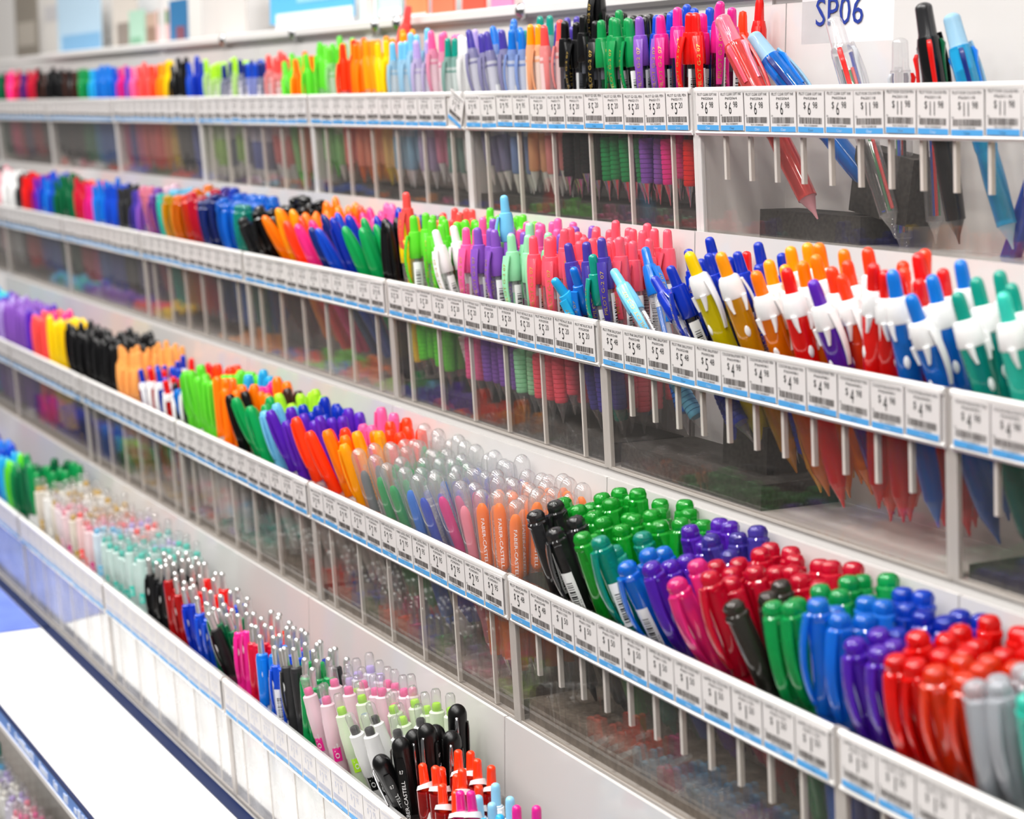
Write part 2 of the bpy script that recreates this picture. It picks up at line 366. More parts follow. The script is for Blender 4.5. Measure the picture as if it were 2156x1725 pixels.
KINDS = {  # token: (builder, object name, phrase after the colour, category, length)
    'gel': (lambda c: k_gel(c, 'smoke'), 'retractable_gel_pen', 'retractable gel pen', 'pen', 141),
    'gelc': (lambda c: k_gel(c, 'clear'), 'clear_barrel_gel_pen', 'clear barrel gel pen', 'pen', 141),
    'frost': (k_frost, 'frosted_gel_pen', 'frosted gel pen', 'pen', 139),
    'tint': (k_tint, 'tinted_gel_pen', 'tinted gel pen', 'pen', 140),
    'collar': (k_collar, 'ballpoint_pen', 'white collared ballpoint', 'pen', 153),
    'crown': (k_crown, 'capped_gel_pen', 'translucent capped pen', 'pen', 142),
    'crownl': (lambda c: k_crown(c, True), 'capped_gel_pen', 'labelled capped pen', 'pen', 142),
    'marker': (k_marker, 'fineliner_pen', 'capped fineliner', 'pen', 142),
    'felt': (k_felt, 'felt_tip_pen', 'felt tip pen', 'pen', 142),
    'dome': (k_dome, 'mechanical_pencil', 'clear domed pencil', 'pencil', 141),
    'ball': (k_ball, 'rollerball_pen', 'round topped rollerball', 'pen', 140),
    'plunger': (k_plunger, 'click_pen', 'steel plunger pen', 'pen', 133),
    'plungerl': (lambda c: k_plunger(c, True), 'click_pen', 'paper sleeved click pen', 'pen', 133),
    'wave': (k_wave, 'swoosh_ballpoint_pen', 'swoosh ballpoint', 'pen', 133),
    'slim': (k_slim, 'slim_gel_pen', 'slim frosted pen', 'pen', 134),
    'click': (k_click, 'stick_click_pen', 'plain click pen', 'pen', 128.5),
    'multi': (k_multi, 'multicolour_pen', 'multicolour pen', 'pen', 145),
}
TEMPL = {}
def pen_template(kind, col, far):
    key = (kind, col, far)
    if key in TEMPL: return TEMPL[key]
    parts = KINDS[kind][0](col)
    if far:
        j = M()
        for n, p in parts:
            if n in ('refill', 'ribbed_core', 'lettering', 'printed_label') and kind not in ('gelc', 'slim', 'dome'): continue
            b = len(j.v); j.v += p.v
            for f, mi in zip(p.f, p.mi): j.f.append(tuple(b+k for k in f)); j.mi.append(j.mat(p.mats[mi]))
        TEMPL[key] = j.mesh(KINDS[kind][1])
    else: TEMPL[key] = [(n, p.mesh(n)) for n, p in parts]
    return TEMPL[key]
LABELS = set(); COUNT = {}
def make_pen(kind, col, mat, label, far=False, group=None):
    t = pen_template(kind, col, far); name = KINDS[kind][1]
    o = bpy.data.objects.new(name, t if far else None); C.objects.link(o)
    if not far:
        o.empty_display_size = .02
        for n, me in t:
            p = bpy.data.objects.new(n, me); C.objects.link(p); p.parent = o
    o.matrix_world = mat
    assert label not in LABELS, label
    LABELS.add(label); COUNT[name] = COUNT.get(name, 0)+1
    tag_it(o, label, KINDS[kind][3], group)
    return o
def axis_matrix(base, top, yaw):
    z = (Vector(top)-Vector(base)).normalized(); x = Vector((0, 1, 0)).cross(z).normalized(); y = z.cross(x)
    m = Matrix((x, y, z)).transposed().to_4x4()
    return Matrix.Translation(place(*base)) @ m @ Matrix.Rotation(R(yaw), 4, 'Z')

# ------------------------------------------------------------------ tiers of bins
PITCH, NC, BH, BD, TILT = 365., 12, 105., 78., 7.
CW = (PITCH-9)/NC
TIER = {1: dict(y=748., z=15., x=-756., name='top tier'), 2: dict(y=671.5, z=-148., x=-756., name='second tier'),
        3: dict(y=587., z=-318., x=-736., name='third tier'), 4: dict(y=505., z=-481., x=-736., name='fourth tier'),
        5: dict(y=388., z=-722., x=-756., name='lowest tier')}
ORD = ['first', 'second', 'third', 'fourth', 'fifth', 'sixth', 'seventh', 'eighth', 'ninth', 'tenth', 'eleventh', 'twelfth']
NUM = ['one', 'two', 'three', 'four', 'five', 'six', 'seven', 'eight', 'nine', 'ten', 'eleven', 'twelve']
def bin_word(t, u):     # bins are counted from the right-hand end of each tier
    first = {1: 0, 2: -1, 3: -1, 4: 0, 5: 1}[t]
    return ORD[u-first]
def rim_y(z): return -z/BH*TILT      # front panel leans: its foot stands further back (z is negative)
def bin_template(near, end_mat, open_=False, front=None, stub=True):
    L = PITCH-1.5
    root = empty('pen_bin')
    def slab(x0, x1, zt, zb, y0, th, m):   # leaning sheet between two heights
        mm = M(); ya, yb = y0+rim_y(zt), y0+rim_y(zb)
        vs = [(x0, yb, zb), (x1, yb, zb), (x1, yb+th, zb), (x0, yb+th, zb), (x0, ya, zt), (x1, ya, zt), (x1, ya+th, zt), (x0, ya+th, zt)]
        return mm.add(vs, [(3, 2, 1, 0), (4, 5, 6, 7), (0, 1, 5, 4), (2, 3, 7, 6), (1, 2, 6, 5), (3, 0, 4, 7)], m)
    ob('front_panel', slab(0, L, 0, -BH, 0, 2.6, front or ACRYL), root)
    ob('front_edge', M().box(0, L, TILT-.6, TILT+4.5, -BH-2, -BH-.2, FROSTEDGE), root)
    ob('floor_plate', M().box(0, L, TILT+2.6, BD, -BH-2, -BH, WHITE), root)
    ob('back_panel', M().box(0, L, BD, BD+3, -BH-2, 61, WHITE), root)
    for x in (0, L-3.2):
        mm = M(); b = 61
        vs = [(x+d, y, z) for d in (0, 3.2) for y, z in ((TILT+2.6, -BH), (BD, -BH), (BD, 2), (BD*.5, 0), (2.6, 0))]
        mm.add(vs, [(0, 1, 2, 3, 4), (9, 8, 7, 6, 5)]+[(i, i+5, (i+1) % 5+5, (i+1) % 5) for i in range(5)], DIVID if end_mat is ACRYL else end_mat)
        mm.box(x-.4, x+4.2, -.8, 2.4, -BH-1.5, 0, end_mat if end_mat is not ACRYL else FROSTEDGE)
        sh = mm.v[-8:]; k = len(mm.v)-8
        for i, (a, y, z) in enumerate(sh): mm.v[k+i] = (a, y+rim_y(z), z)
        ob('end_panel', mm, root)
    st = slab(2, L-2, -.5, -32.5, -2.2, 1.6, SFACE)
    st.loft([(-4.2, L/2, -2.0, L/2-2.5, .9), (-3, L/2, -2.6, L/2-2, 1.3), (-.6, L/2, -2.6, L/2-2, 1.3), (.4, L/2, -1.4, L/2-2, 1.3)], STRIP)
    st.loft([(-33.4, L/2, .4, L/2-2, 1.0), (-31.6, L/2, -.6, L/2-2, 1.5), (-30.4, L/2, -.6, L/2-2.2, 1.0)], STRIP)
    ob('price_strip', st, root)
    dv = M()
    vs = [(d, y, z) for d in (-.7, .7) for y, z in ((TILT+2.8, -BH), (BD-.2, -BH), (BD-.2, -22), (TILT*.2+3, -20))]
    dv.add(vs, [(0, 1, 2, 3), (7, 6, 5, 4)]+[(i, i+4, (i+1) % 4+4, (i+1) % 4) for i in range(4)], DIVID)
    dv = dv.mesh('divider')
    tbl = M().box(-.9, .9, -.3, 2.9, -104, -30, principled('milky slot tab', '#d9d2cb', .4, trans=.2, ior=1.2))
    tbl.v = [(x, y+rim_y(z), z) for x, y, z in tbl.v]; tbl = tbl.mesh('slot_tab')
    tb = M().box(-1.3, 1.3, -.3, 2.9, -64, -30, principled('milky slot tab', '#d9d2cb', .4, trans=.2, ior=1.2))
    tb.v = [(x, y+rim_y(z), z) for x, y, z in tb.v]; tb = tb.mesh('slot_tab')
    for k in range(1, NC):
        if not stub and not open_:
            d = ob('divider', dv, root, loc=((4.5-.75+k*CW)*.001, 0, 0))
            if near and k % 2: ob('slot_tab', tbl, d)
            continue
        if open_: ob('slot_tab', tb, root, loc=((4.5-.75+k*CW)*.001, 0, 0)); continue
        d = ob('divider', dv, root, loc=((4.5-.75+k*CW)*.001, 0, 0))
        if near: ob('slot_tab', tb, d)
    return root
BIN = {('near', 'a'): None}
def price_print(m, price, l1, l2, seed, w=27.4, h=30., overlit=False):
    INK, BARS = (PALE, PALE) if overlit else (globals()['INK'], globals()['BARS'])  # overexposed tags: the glare is put into the ink colour
    rng = random.Random(seed); y = -.35
    m.box(-w/2, w/2, -.2, .15, 0, h, PAPER)
    def line(t, x, z, size, width, mat=None, cen=True):
        mat = mat or INK
        ww = text_w(t); sx = width/ww
        m.text(t, lambda a, b: (x+(a-ww*.5 if cen else a)*sx, y, z+b*size), mat)
    line(l1, 0, h-4.0, 2.0, w*.86); line(l2, 0, h-7.0, 1.8, w*.5)
    d, c = price.split('.')
    line('$', -w*.22, h-13.2, 4.6, 2.6); line(d, -w*.05 if len(d) < 2 else -w*.04, h-17.6, 8.8, 3.2 if len(d) < 2 else 5.6); line(c, w*.17+(2 if len(d) > 1 else 0), h-12.9, 4.4, 4.8)
    line('EA', -w*.42, h-19, 1.3, 1.8)
    x = -w*.42
    while x < w*.42:
        b = rng.choice((.25, .4, .4, .7)); m.box(x, x+b, y, y+.1, 6.3, 10.6, BARS); x += b+rng.choice((.3, .4, .6))
    line('9311038%03d' % (seed % 997), 0, 4.4, 1.2, w*.5)
    m.box(-w*.47, w*.47, y, y+.1, .2, 4.0, BLUEBAR); line('Clear', 0, 1.0, 1.8, 5.5, WPRINT)
    return m
TAGMESH = {}
def tag_mesh(price, l1, l2, var, overlit=False):
    k = (price, l1, var, overlit)
    if k not in TAGMESH:
        m = M(); m.flat = True
        TAGMESH[k] = price_print(m, price, l1, l2, 17+31*var+len(l1), overlit=overlit).mesh('price_tag')
    return TAGMESH[k]
PRICE = {(1, 0): [('6.98', 'PILOT CLEAR SOFT INK', 'P602064')]*6+[('11.98', 'PILOT FOUR COLOUR PEN', 'P620118')]*6,
         (1, 1): [('2.95', 'PILOT GEL INK PEN', 'P602711')]*4+[('5.20', 'PILOT G2 GEL PEN', 'P602171')]*8,
         (2, 0): [('5.48', 'PILOT PINK BALLPOINT', 'P600248')]*5+[('4.98', 'COLOUR BALLPOINT PEN', 'P604981')]*7,
         (2, 1): [('5.20', 'PILOT METALLIC BLUE', 'P702058')]*12, (2, -1): [('4.98', 'COLOUR BALLPOINT PEN', 'P604981')]*12,
         (3, 0): [('5.48', 'PILOT FRIXION PEN', 'P603548')]*2+[('1.50', 'CAPPED GEL STICK PEN', 'P601150')]*10,
         (3, 1): [('2.95', 'FABER CASTELL PENCIL', 'F295001')]*12, (3, -1): [('1.50', 'CAPPED GEL STICK PEN', 'P601150')]*12}
def dollars(p): return p
UNITS = {1: range(0, 8), 2: range(-1, 7), 3: range(-1, 6), 4: range(0, 6), 5: range(2, 5)}
NOTE = {(1, 0): 'holding a few multicolour pens', (1, 1): 'with green and purple gel pens', (2, 1): 'with lime, purple and coral gel pens', (2, 0): 'with white collared ballpoints',
        (3, 1): 'with orange domed pencils', (3, 0): 'with green, blue and red capped pens', (4, 1): 'with black round topped rollerballs', (4, 0): 'with red swoosh ballpoints'}
tmpl = {}
def get_bin(near, white, open_, milky, stub):  # milky: front panel of clear acrylic with shelf reflection painted in
    k = (near, white, open_, milky, stub)
    if k not in tmpl: tmpl[k] = bin_template(near, WHITE if white else ACRYL, open_, SHELFGLARE if milky else None, stub); return tmpl[k]
    return dup(tmpl[k])
for t, us in UNITS.items():
    T_ = TIER[t]
    for u in us:
        x1 = T_['x']-PITCH*u; x0 = x1-PITCH
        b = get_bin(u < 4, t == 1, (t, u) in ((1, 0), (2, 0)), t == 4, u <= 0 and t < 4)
        b.location = place(x0+.75, T_['y'], T_['z'])
        tag_it(b, f"clear acrylic pen bin {NOTE.get((t, u), 'with price strip')}, {bin_word(t, u)} from right, {T_['name']}", 'pen bin', 'clear acrylic pen bins of the display')
        if t == 5: continue
        for c in range(NC):
            pr, l1, l2 = PRICE.get((t, u), [('2.95', 'COLOUR PEN FINE TIP', 'C295120')]*12)[c]
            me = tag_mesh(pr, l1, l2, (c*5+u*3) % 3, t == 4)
            rng = random.Random(t*1000+u*50+c)
            dz = rng.uniform(-.6, .8); x = x0+4.5+(c+.5)*CW
            o = ob('price_tag', me, None, place(x, T_['y']-2.6-.9+rim_y(-30), T_['z']-30.2+dz), (R(3.8), R(rng.uniform(-1, 1)), 0))
            o.scale = (1.04, 1, .93)
            if (t, u, c) == (1, 2, 11): o.rotation_euler = (R(3.8), R(22), 0); o.location.z += .003
            if t != 5: tag_it(o, f"{('white '+pr+' dollar') if (t, u) in PRICE and u <= 1 else 'small white'} price tag, cell {NUM[c]}, {bin_word(t, u)} bin from right, {T_['name']}", 'price tag', 'price tags on the strips')
FILL = {
 (1, 0): '. . . . . . . . . . . .',
 (1, 1): 'frost.indigo*1@7~9|frost.azure frost.indigo*1@6~8|frost.azure frost.azure@4|frost.teal frost.amber@2|frost.indigo frost.coral@3|frost.indigo gel.black@4*3 gel.black@2*2|gel.black gel.green@2*2|gel.black gel.green@4~3|gel.black gel.purple@2|gel.blue gel.magenta@1|gel.blue gel.red@3|gel.magenta',
 (1, 2): 'tint.lime@3~6 frost.lime tint.scarlet|tint.orange tint.orange|tint.amber tint.amber tint.yellow|tint.amber frost.sky|frost.amber frost.sky|frost.sky frost.lavender frost.pink frost.teal|frost.pink frost.white|frost.lavender',
 (1, 3): 'frost.chartreuse frost.chartreuse frost.navy frost.chartreuse frost.navy frost.blue frost.navy frost.coral frost.coral tint.lime~8 tint.orange tint.lime',
 (1, 4): 'tint.magenta tint.blue tint.pink tint.coral tint.coral tint.scarlet tint.amber tint.yellow tint.black~6 tint.black tint.blue tint.royal',
 (1, 5): 'tint.black tint.black tint.brown tint.black tint.brown tint.green tint.green tint.cyan tint.azure tint.azure tint.azure tint.blue',
 (1, 6): 'tint.darkgreen tint.black tint.hotpink tint.hotpink tint.crimson tint.plum tint.plum tint.crimson tint.crimson tint.black tint.brown tint.black',
 (1, 7): '. . . . tint.black tint.pink tint.crimson tint.black tint.plum tint.red tint.darkgreen tint.darkgreen',
 (2, 6): '. . . . . . tint.red tint.white tint.black tint.white tint.rose tint.white',
 (3, 5): 'felt.sky felt.cyan felt.turquoise felt.sky felt.cyan felt.turquoise felt.cyan felt.violet felt.purple felt.lavender felt.purple felt.purple',
 (4, 5): '. . . . . . tint.plum tint.magenta tint.violet tint.magenta tint.royal tint.royal',
 (2, -1): 'collar.teal@14~10 collar.turquoise@14~8|collar.teal collar.green@12~8 collar.emerald collar.green collar.azure . . . . . .',
 (2, 0): '. . . gel.royal@20~12|gel.royal collar.yellow@24~10|gel.royal collar.amber@20~8|gel.royal collar.orange@18~8|collar.amber collar.red@16~6|collar.orange collar.violet@18~6|collar.scarlet collar.red@10~-6|collar.scarlet collar.azure@16~6|collar.red collar.azure@20~8',
 (2, 1): 'gelc.yellow*2@6~6|gelc.coral gelc.lime*2@3|gelc.coral gelc.lime@3|gelc.lime gelc.white*2@12~8|gelc.lime gelc.pink@3|gelc.lime gelc.purple@4|gelc.pink gelc.purple@4|gelc.pink gelc.mint@3|gelc.purple gelc.salmon@3|gelc.salmon gelc.salmon@4|gelc.salmon gelc.indigo@10~6*1|gelc.salmon gelc.indigo@8~4*1|gelc.salmon',
 (2, 2): 'crown.charcoal@24~8|crown.black crown.black@24~8 felt.orange@26~8|crown.black felt.amber@26~8|felt.orange felt.scarlet@24~8|felt.orange felt.hotpink@26~8|felt.orange felt.navy@24~8|felt.scarlet felt.blue@24~8|felt.hotpink felt.royal@24~8|felt.pink felt.emerald@24~8|felt.royal felt.emerald@20~8|felt.navy felt.black@6|felt.black',
 (2, 3): 'crown.rose@12|crown.palepink crown.purple@12|crown.palepink crown.turquoise@12|crown.sky crown.amber@14|crown.sky crown.orange@14 crown.scarlet@12|crown.sky crown.crimson@12 crown.navy@12|crown.indigo crown.navy@12|crown.blue crown.azure@12|crown.azure crown.azure@12|crown.azure crown.teal@12|crown.azure',
 (2, 4): 'tint.darkgreen tint.crimson|tint.coral tint.crimson|tint.coral tint.magenta|tint.coral tint.azure tint.azure tint.blue tint.blue tint.charcoal tint.charcoal tint.indigo tint.purple',
 (2, 5): 'tint.white tint.white tint.charcoal tint.red tint.red tint.crimson tint.violet tint.blue tint.azure tint.blue tint.darkgreen tint.darkgreen',
 (3, -1): 'crown.violet@20*2|crown.royal crown.red@18*3 crown.scarlet@16*3|crown.red crown.silver@16*3|crown.red crown.turquoise@14*3|crown.red crown.silver@12*3|crown.red crown.silver@10|crown.red crown.silver|crown.red . . . . .',
 (3, 0): '. crownl.charcoal@22*2~8|crown.grassgreen crownl.charcoal@22*2~8|crown.grassgreen crownl.grassgreen@22~8*3|crown.grassgreen crownl.teal@24~8*3|crown.grassgreen crownl.azure@24~8*3|crown.violet crown.violet@24~8*3|crown.indigo crown.hotpink@24~8*2|crown.crimson crown.crimson@22~8*3|crown.crimson crown.darkgrey@22~8*3|crown.crimson crown.emerald@16~5*3|crown.emerald crown.azure@8*3|crown.blue',
 (3, 1): 'marker.scarlet@24~8*3|marker.pink marker.orange@22~8*4|marker.scarlet marker.amber@18~8*3|marker.scarlet dome.grey@18~6*3|dome.emerald dome.emerald@18~8*3|dome.emerald dome.emerald@20~8*3|dome.emerald dome.azure@18~6*3|dome.blue dome.blue@18~8*3|dome.blue dome.magenta@18~8*3|dome.violet dome.rose@12~6*3|dome.orange dome.orange@6*3 dome.orange@2',
 (3, 2): 'marker.lime@8|marker.scarlet marker.lime@10~4 marker.lime@6|marker.lime marker.orange@4|marker.cyan marker.orange@4|marker.magenta marker.black@16~8*2|marker.orange marker.emerald@24~10*3|marker.brown marker.emerald@18~8*2|marker.chartreuse marker.sky@20~8*3|marker.chartreuse marker.violet@20~8*2|marker.royal marker.violet@18~8*2|marker.royal marker.scarlet@18~8*1|marker.violet',
 (3, 3): 'felt.black@4 felt.black@4 felt.black@4 felt.black@4 tint.peach tint.peach@4|tint.peach tint.peach click.royal@8 click.red@8|click.red click.blue@8|click.red click.red@10|click.red click.charcoal@8|click.red',
 (3, 4): 'felt.purple felt.purple felt.violet felt.coral felt.coral felt.coral|felt.hotpink felt.yellow felt.yellow felt.yellow felt.black felt.black felt.black',
 (4, 0): 'wave.darkred@6*2|wave.darkred wave.darkred@4*2|wave.darkred wave.magenta@6*1|click.lightblue click.cyan@4*2|click.magenta click.cyan@4*2|click.lightblue click.cyan*3 click.cyan|click.violet . . . . .',
 (4, 1): 'plunger.magenta@3*2|plunger.scarlet plunger.crimson@5*2|plunger.scarlet plungerl.azure@3*2|plunger.magenta plungerl.blue@6*2|plunger.blue plunger.charcoal@8*1|plunger.emerald plunger.green@4*2|plunger.charcoal slim.pink@12~8*2|slim.lavender slim.pink@10~8*2|slim.pink slim.chartreuse@14~8*2|slim.pink slim.black@18~8*2|slim.chartreuse slim.black@12~6*3|slim.chartreuse ball.black@9',
 (4, 2): 'slim.turquoise@10|slim.turquoise slim.turquoise@10|slim.lavender slim.turquoise slim.turquoise plunger.black plunger.black@3 plunger.darkred@6|plunger.black plunger.darkred@8|plunger.red plunger.royal@12~4|plunger.red plunger.blue@10~-6|plunger.red plunger.darkgreen@14~-6|plunger.blue plunger.black@20~10*1|plunger.darkgreen',
 (4, 3): 'marker.darkgreen marker.green slim.gold|slim.pearl slim.pearl|slim.gold slim.gold slim.palepink@10|slim.pearl slim.rose@10|slim.gold slim.gold slim.coral|slim.copper slim.rose|slim.coral slim.sky|slim.lavender slim.turquoise|slim.coral',
 (4, 4): 'felt.royal felt.royal felt.navy felt.royal felt.indigo felt.blue felt.azure felt.blue felt.cyan felt.lime felt.green felt.darkgreen',
 (5, 2): 'slim.lavender slim.rose slim.pink slim.coral . . . . . . . .',
 (5, 3): '. . . . . . . slim.turquoise marker.teal slim.cyan slim.lavender slim.pearl',
}
FOAMH = {(1, 0): 20, (1, 1): 17, (1, 2): 14, (2, 0): 18, (2, -1): 9, (2, 1): 16, (3, 0): 17, (3, -1): 17, (3, 1): 12, (3, 2): 12, (3, 3): 11, (3, 4): 11, (3, 5): 11, (4, 0): 9, (4, 1): 26, (4, 2): 24, (4, 3): 22, (4, 4): 15, (4, 5): 15}
COLSIDE = ['left', 'right']
SKIP = set()
for (t, u), spec in FILL.items():
    T_ = TIER[t]; x1 = T_['x']-PITCH*u; x0 = x1-PITCH
    base_lift = FOAMH.get((t, u), 3 if t != 2 else 12)
    near = u <= 1 and t < 5
    for c, tok in enumerate(spec.split()):
        if tok == '.': continue
        front, _, back = tok.partition('|')
        def parse(s):
            m = re.match(r'(\w+)\.(\w+)', s); g = lambda ch, d: float((re.search(re.escape(ch)+r'(-?[\d.]+)', s) or [0, d])[1])
            return m[1], m[2], int(g('*', 0)), g('@', 5), g('~', 1)
        lift = base_lift if (t, u) != (2, 0) or c <= 5 else 8
        kf, cf, nf, lean, side = parse(front)
        total = ({1: 3, 2: 5, 3: 5, 4: 4, 5: 3}[t] if (t, u) not in ((2, 0), (2, -1), (4, 0)) else 3) if u <= 1 else {1: 2, 2: 4 if u == 2 else 3, 3: 4, 4: 4, 5: 2}[t] if u <= 3 else {1: 1, 2: 2, 3: 3, 4: 2, 5: 2}[t]
        if kf.startswith('plunger'): total = 3
        if not back: nf = nf or total; total = nf if nf and u <= 1 and nf < total and t == 1 else total
        elif not nf: nf = max(1, total//2)
        rng = random.Random(t*7919+u*131+c)
        t0 = math.tan(R(lean))
        step = (BD-25.5)/max(1, total-1) if total > 3 else 12.5
        step = min(step, 15)
        for j in range(total):
            kind, col = (kf, cf) if (j < nf or not back) else parse(back)[:2]
            tj = max(.01, (t0-j*.055)*rng.uniform(.75, 1.15))
            for s in range(2):
                if kind == 'ball' and (s, j) in ((0, 0), (1, 3)): continue
                lone = side > 5 and u <= 2 and t > 1 and j < nf
                if lone and s: continue
                jit = rng.uniform(-1, 1)
                H = BH-lift
                ry = (13.2 if lean > 12 else 11.6)+j*step+jit*1.2+(3 if s else 0)          # where the pen crosses the rim
                yb = max(16, min(ry+H*tj, BD-8))
                tj2 = (yb-ry)/H
                xb = x0+4.5+c*CW+CW*(.5 if lone else .27 if s == 0 else .74)+jit*1.0
                al = math.atan(tj2); be = R(side*(1-.12*j)+rng.uniform(-3.2, 3.2))
                xb = xb+H*math.tan(be)*.5
                lo = x0+11; hi = x1-11; xb = min(max(xb, lo), hi)
                zb = T_['z']-BH+(17 if kind == 'ball' else lift)+rng.choice((0, 0, 0, 1.5, 3, 5, 8))+1+6*math.sin(al)+ (4 if j == total-1 else 0)
                m = Matrix.Translation(place(xb, T_['y']+yb, zb)) @ Matrix.Rotation(-be, 4, 'Y') @ Matrix.Rotation(al, 4, 'X') @ Matrix.Rotation(R({'dome': rng.choice((42, 55, 66)), 'wave': rng.choice((8, 24, 40)), 'ball': rng.choice((-40, -20, 40, 60)), 'slim': rng.choice((-10, 10, 25))}.get(kind, rng.choice((0, 15, 30, 45, 60, -15, 80)))), 4, 'Z')
                word = 'front row' if j == 0 else 'back row' if j == total-1 else ORD[j]+' row'
                cw = {'chartreuse': 'yellow-green', 'azure': 'bright-blue', 'royal': 'deep-blue', 'grassgreen': 'green', 'darkgreen': 'dark-green', 'darkred': 'dark-red', 'hotpink': 'hot-pink', 'palepink': 'pale-pink', 'lightblue': 'light-blue', 'darkgrey': 'dark-grey', 'silver': 'clear'}.get(col, col)
                make_pen(kind, col, m, f"{cw} {KINDS[kind][2]}, {word} {COLSIDE[s]}, cell {NUM[c]}, {bin_word(t, u)} bin from right, {T_['name']}", far=not near)

# ------------------------------------------------------------------ single pens that stand apart
def solo(kind, col, base, top, yaw, label):
    k = max(1, min(1.16, (Vector(top)-Vector(base)).length/KINDS[kind][4])); d = (Vector(top)-Vector(base)).normalized()
    base = Vector(top)-d*KINDS[kind][4]*k
    return make_pen(kind, col, axis_matrix(base, top, yaw) @ Matrix.Scale(k, 4), label)
solo('tint', 'red', (-1136, 812, -62), (-1136, 813, 80), 40, 'red square shouldered pen at the back corner beside the white post')
solo('tint', 'scarlet', (-1152, 810, -66), (-1154, 811, 72), 40, 'light red square shouldered pen left of the taller red one, back corner')
solo('multi', 'coral', (-1020, 782, -74), (-1106, 758, 65), 40, 'coral pink multicolour pen leaning across the sparse end of the top tier')
solo('multi', 'azure', (-985, 812, -64), (-1092, 775, 52), 55, 'blue multicolour pen with pale blue top lying far over, top tier')
solo('multi', 'clear', (-950, 792, -83), (-1020, 790, 61), 60, 'clear multicolour pen with red slider below the sign, top tier')
solo('multi', 'clear', (-962, 808, -70), (-962, 800, 46), 150, 'short clear multicolour pen beside the black one, top tier')
solo('multi', 'clear', (-935, 812, -76), (-945, 806, 58), 10, 'clear multicolour pen behind the black multicolour pen, top tier')
solo('multi', 'black', (-898, 800, -84), (-922, 784, 66), 70, 'black multicolour pen with red slider, top tier')
solo('multi', 'cyan', (-850, 800, -84), (-896, 784, 58), 70, 'bright blue multicolour pen leaning left of the shelf end, top tier')
solo('multi', 'blue', (-862, 812, -84), (-824, 806, -2), 20, 'short deep blue multicolour pen low in the sparse top bin')
solo('tint', 'yellow', (-800, 790, -84), (-792, 786, 10), 20, 'pale yellow pen at the right end of the sparse top bin')
solo('gel', 'black', (-1294, 776, -34), (-1296, 770, 106), 10, 'black gel pen standing taller than all others, clipped on another')
solo('tint', 'coral', (-1764, 800, -52), (-1740, 812, 104), 30, 'tall coral pink pen rising above the yellow pens, top tier')
solo('gelc', 'sky', (-1294, 700, -207), (-1304, 690, -67), -20, 'sky blue gel pen standing tall among mint and coral pens')
solo('gelc', 'coral', (-1468, 692, -213), (-1473, 683, -71), 20, 'coral gel pen standing tall above the lime gel pens')
solo('gelc', 'cyan', (-1150, 743, -236), (-1178, 664, -122), 25, 'blue gel pen leaning low over the strip beside the bin end')
solo('gelc', 'azure', (-1172, 728, -238), (-1163, 672, -113), 10, 'blue metallic gel pen leaning behind the lower blue one')
solo('gelc', 'teal', (-1141, 704, -238), (-1139, 674, -102), -10, 'metallic green gel pen at the bin end leaning on the strip')
solo('gelc', 'sky', (-1024, 698, -218), (-1114, 676, -111), 45, 'light blue gel pen leaning alone beside the bin end, second tier')
solo('gelc', 'azure', (-1077, 717, -226), (-1134, 715, -98), 100, 'blue gel pen standing upright alone by the white panel')
solo('gelc', 'royal', (-970, 696, -213), (-1067, 680, -113), 80, 'dark blue gel pen leaning in front of the upright blue one')
solo('gelc', 'royal', (-1008, 722, -236), (-1030, 700, -118), 80, 'dark blue gel pen low behind the strip, second tier')
solo('gel', 'red', (-1040, 744, -236), (-1046, 742, -96), 60, 'red gel pen behind the deep blue pens by the white panel')
solo('marker', 'azure', (-1838, 640, -418), (-1848, 592, -288), 0, 'blue fineliner leaning in front of the lime fineliners')
solo('slim', 'chartreuse', (-1256, 540, -560), (-1262, 540, -428), 30, 'tall frosted gel pen with yellow green plug by the white panel')
solo('slim', 'lavender', (-1268, 536, -570), (-1288, 520, -440), 35, 'frosted gel pen with violet label among pink ones')
solo('slim', 'silver', (-1232, 624, -410), (-1262, 600, -285), 35, 'silver grey pen with blue end among the green domed pencils')
solo('ball', 'black', (-1122, 556, -568), (-1127, 497, -442), -20, 'black round topped rollerball leaning far over the front edge, fourth tier')

# ------------------------------------------------------------------ foam blocks in the bins
def foam(x0, x1, y0, y1, z0, z1, label, rot=0, FOAM=FOAM):
    m = M(); cx, cy = (x0+x1)/2, (y0+y1)/2; hx, hy = (x1-x0)/2, (y1-y0)/2; h = z1-z0
    m.box(-hx, hx, -hy, hy, 0, h, FOAM)
    m.flat = True
    o = ob('foam_block', m, None, place(cx, cy, z0), (0, R(rot), 0)); o['label'] = label; o['category'] = 'foam block'; o['group'] = 'foam blocks under the pens'
    return o
for (t, u), h in FOAMH.items():
    T_ = TIER[t]; x1 = T_['x']-PITCH*u; x0 = x1-PITCH
    if h < 5: continue
    if (t, u) == (1, 0): foam(-1098, -984, 790, 824, -90, -71, 'long dark grey foam block lying in the sparse top bin')
    elif (t, u) == (2, 0): foam(x0+8, x0+178, 684, 746, -253, -236, 'dark grey foam pad under the blue pens at the bin end, second tier')
    else: foam(x0+6, x1-6, T_['y']+12.5, T_['y']+BD-3, T_['z']-BH, T_['z']-BH+h-1, f"{'dark' if t < 3 else 'brownish'} grey foam pad along the floor of the {bin_word(t, u)} bin, {T_['name']}", 0, FOAM if t < 3 else FOAM2)
foam(-1010, -950, 800, 822, -72, -28, 'dark grey foam block standing tilted behind the pens, top tier', 8)
foam(-1018, -968, 706, 744, -253, -205, 'dark grey foam block standing between blue and orange pens, second tier')

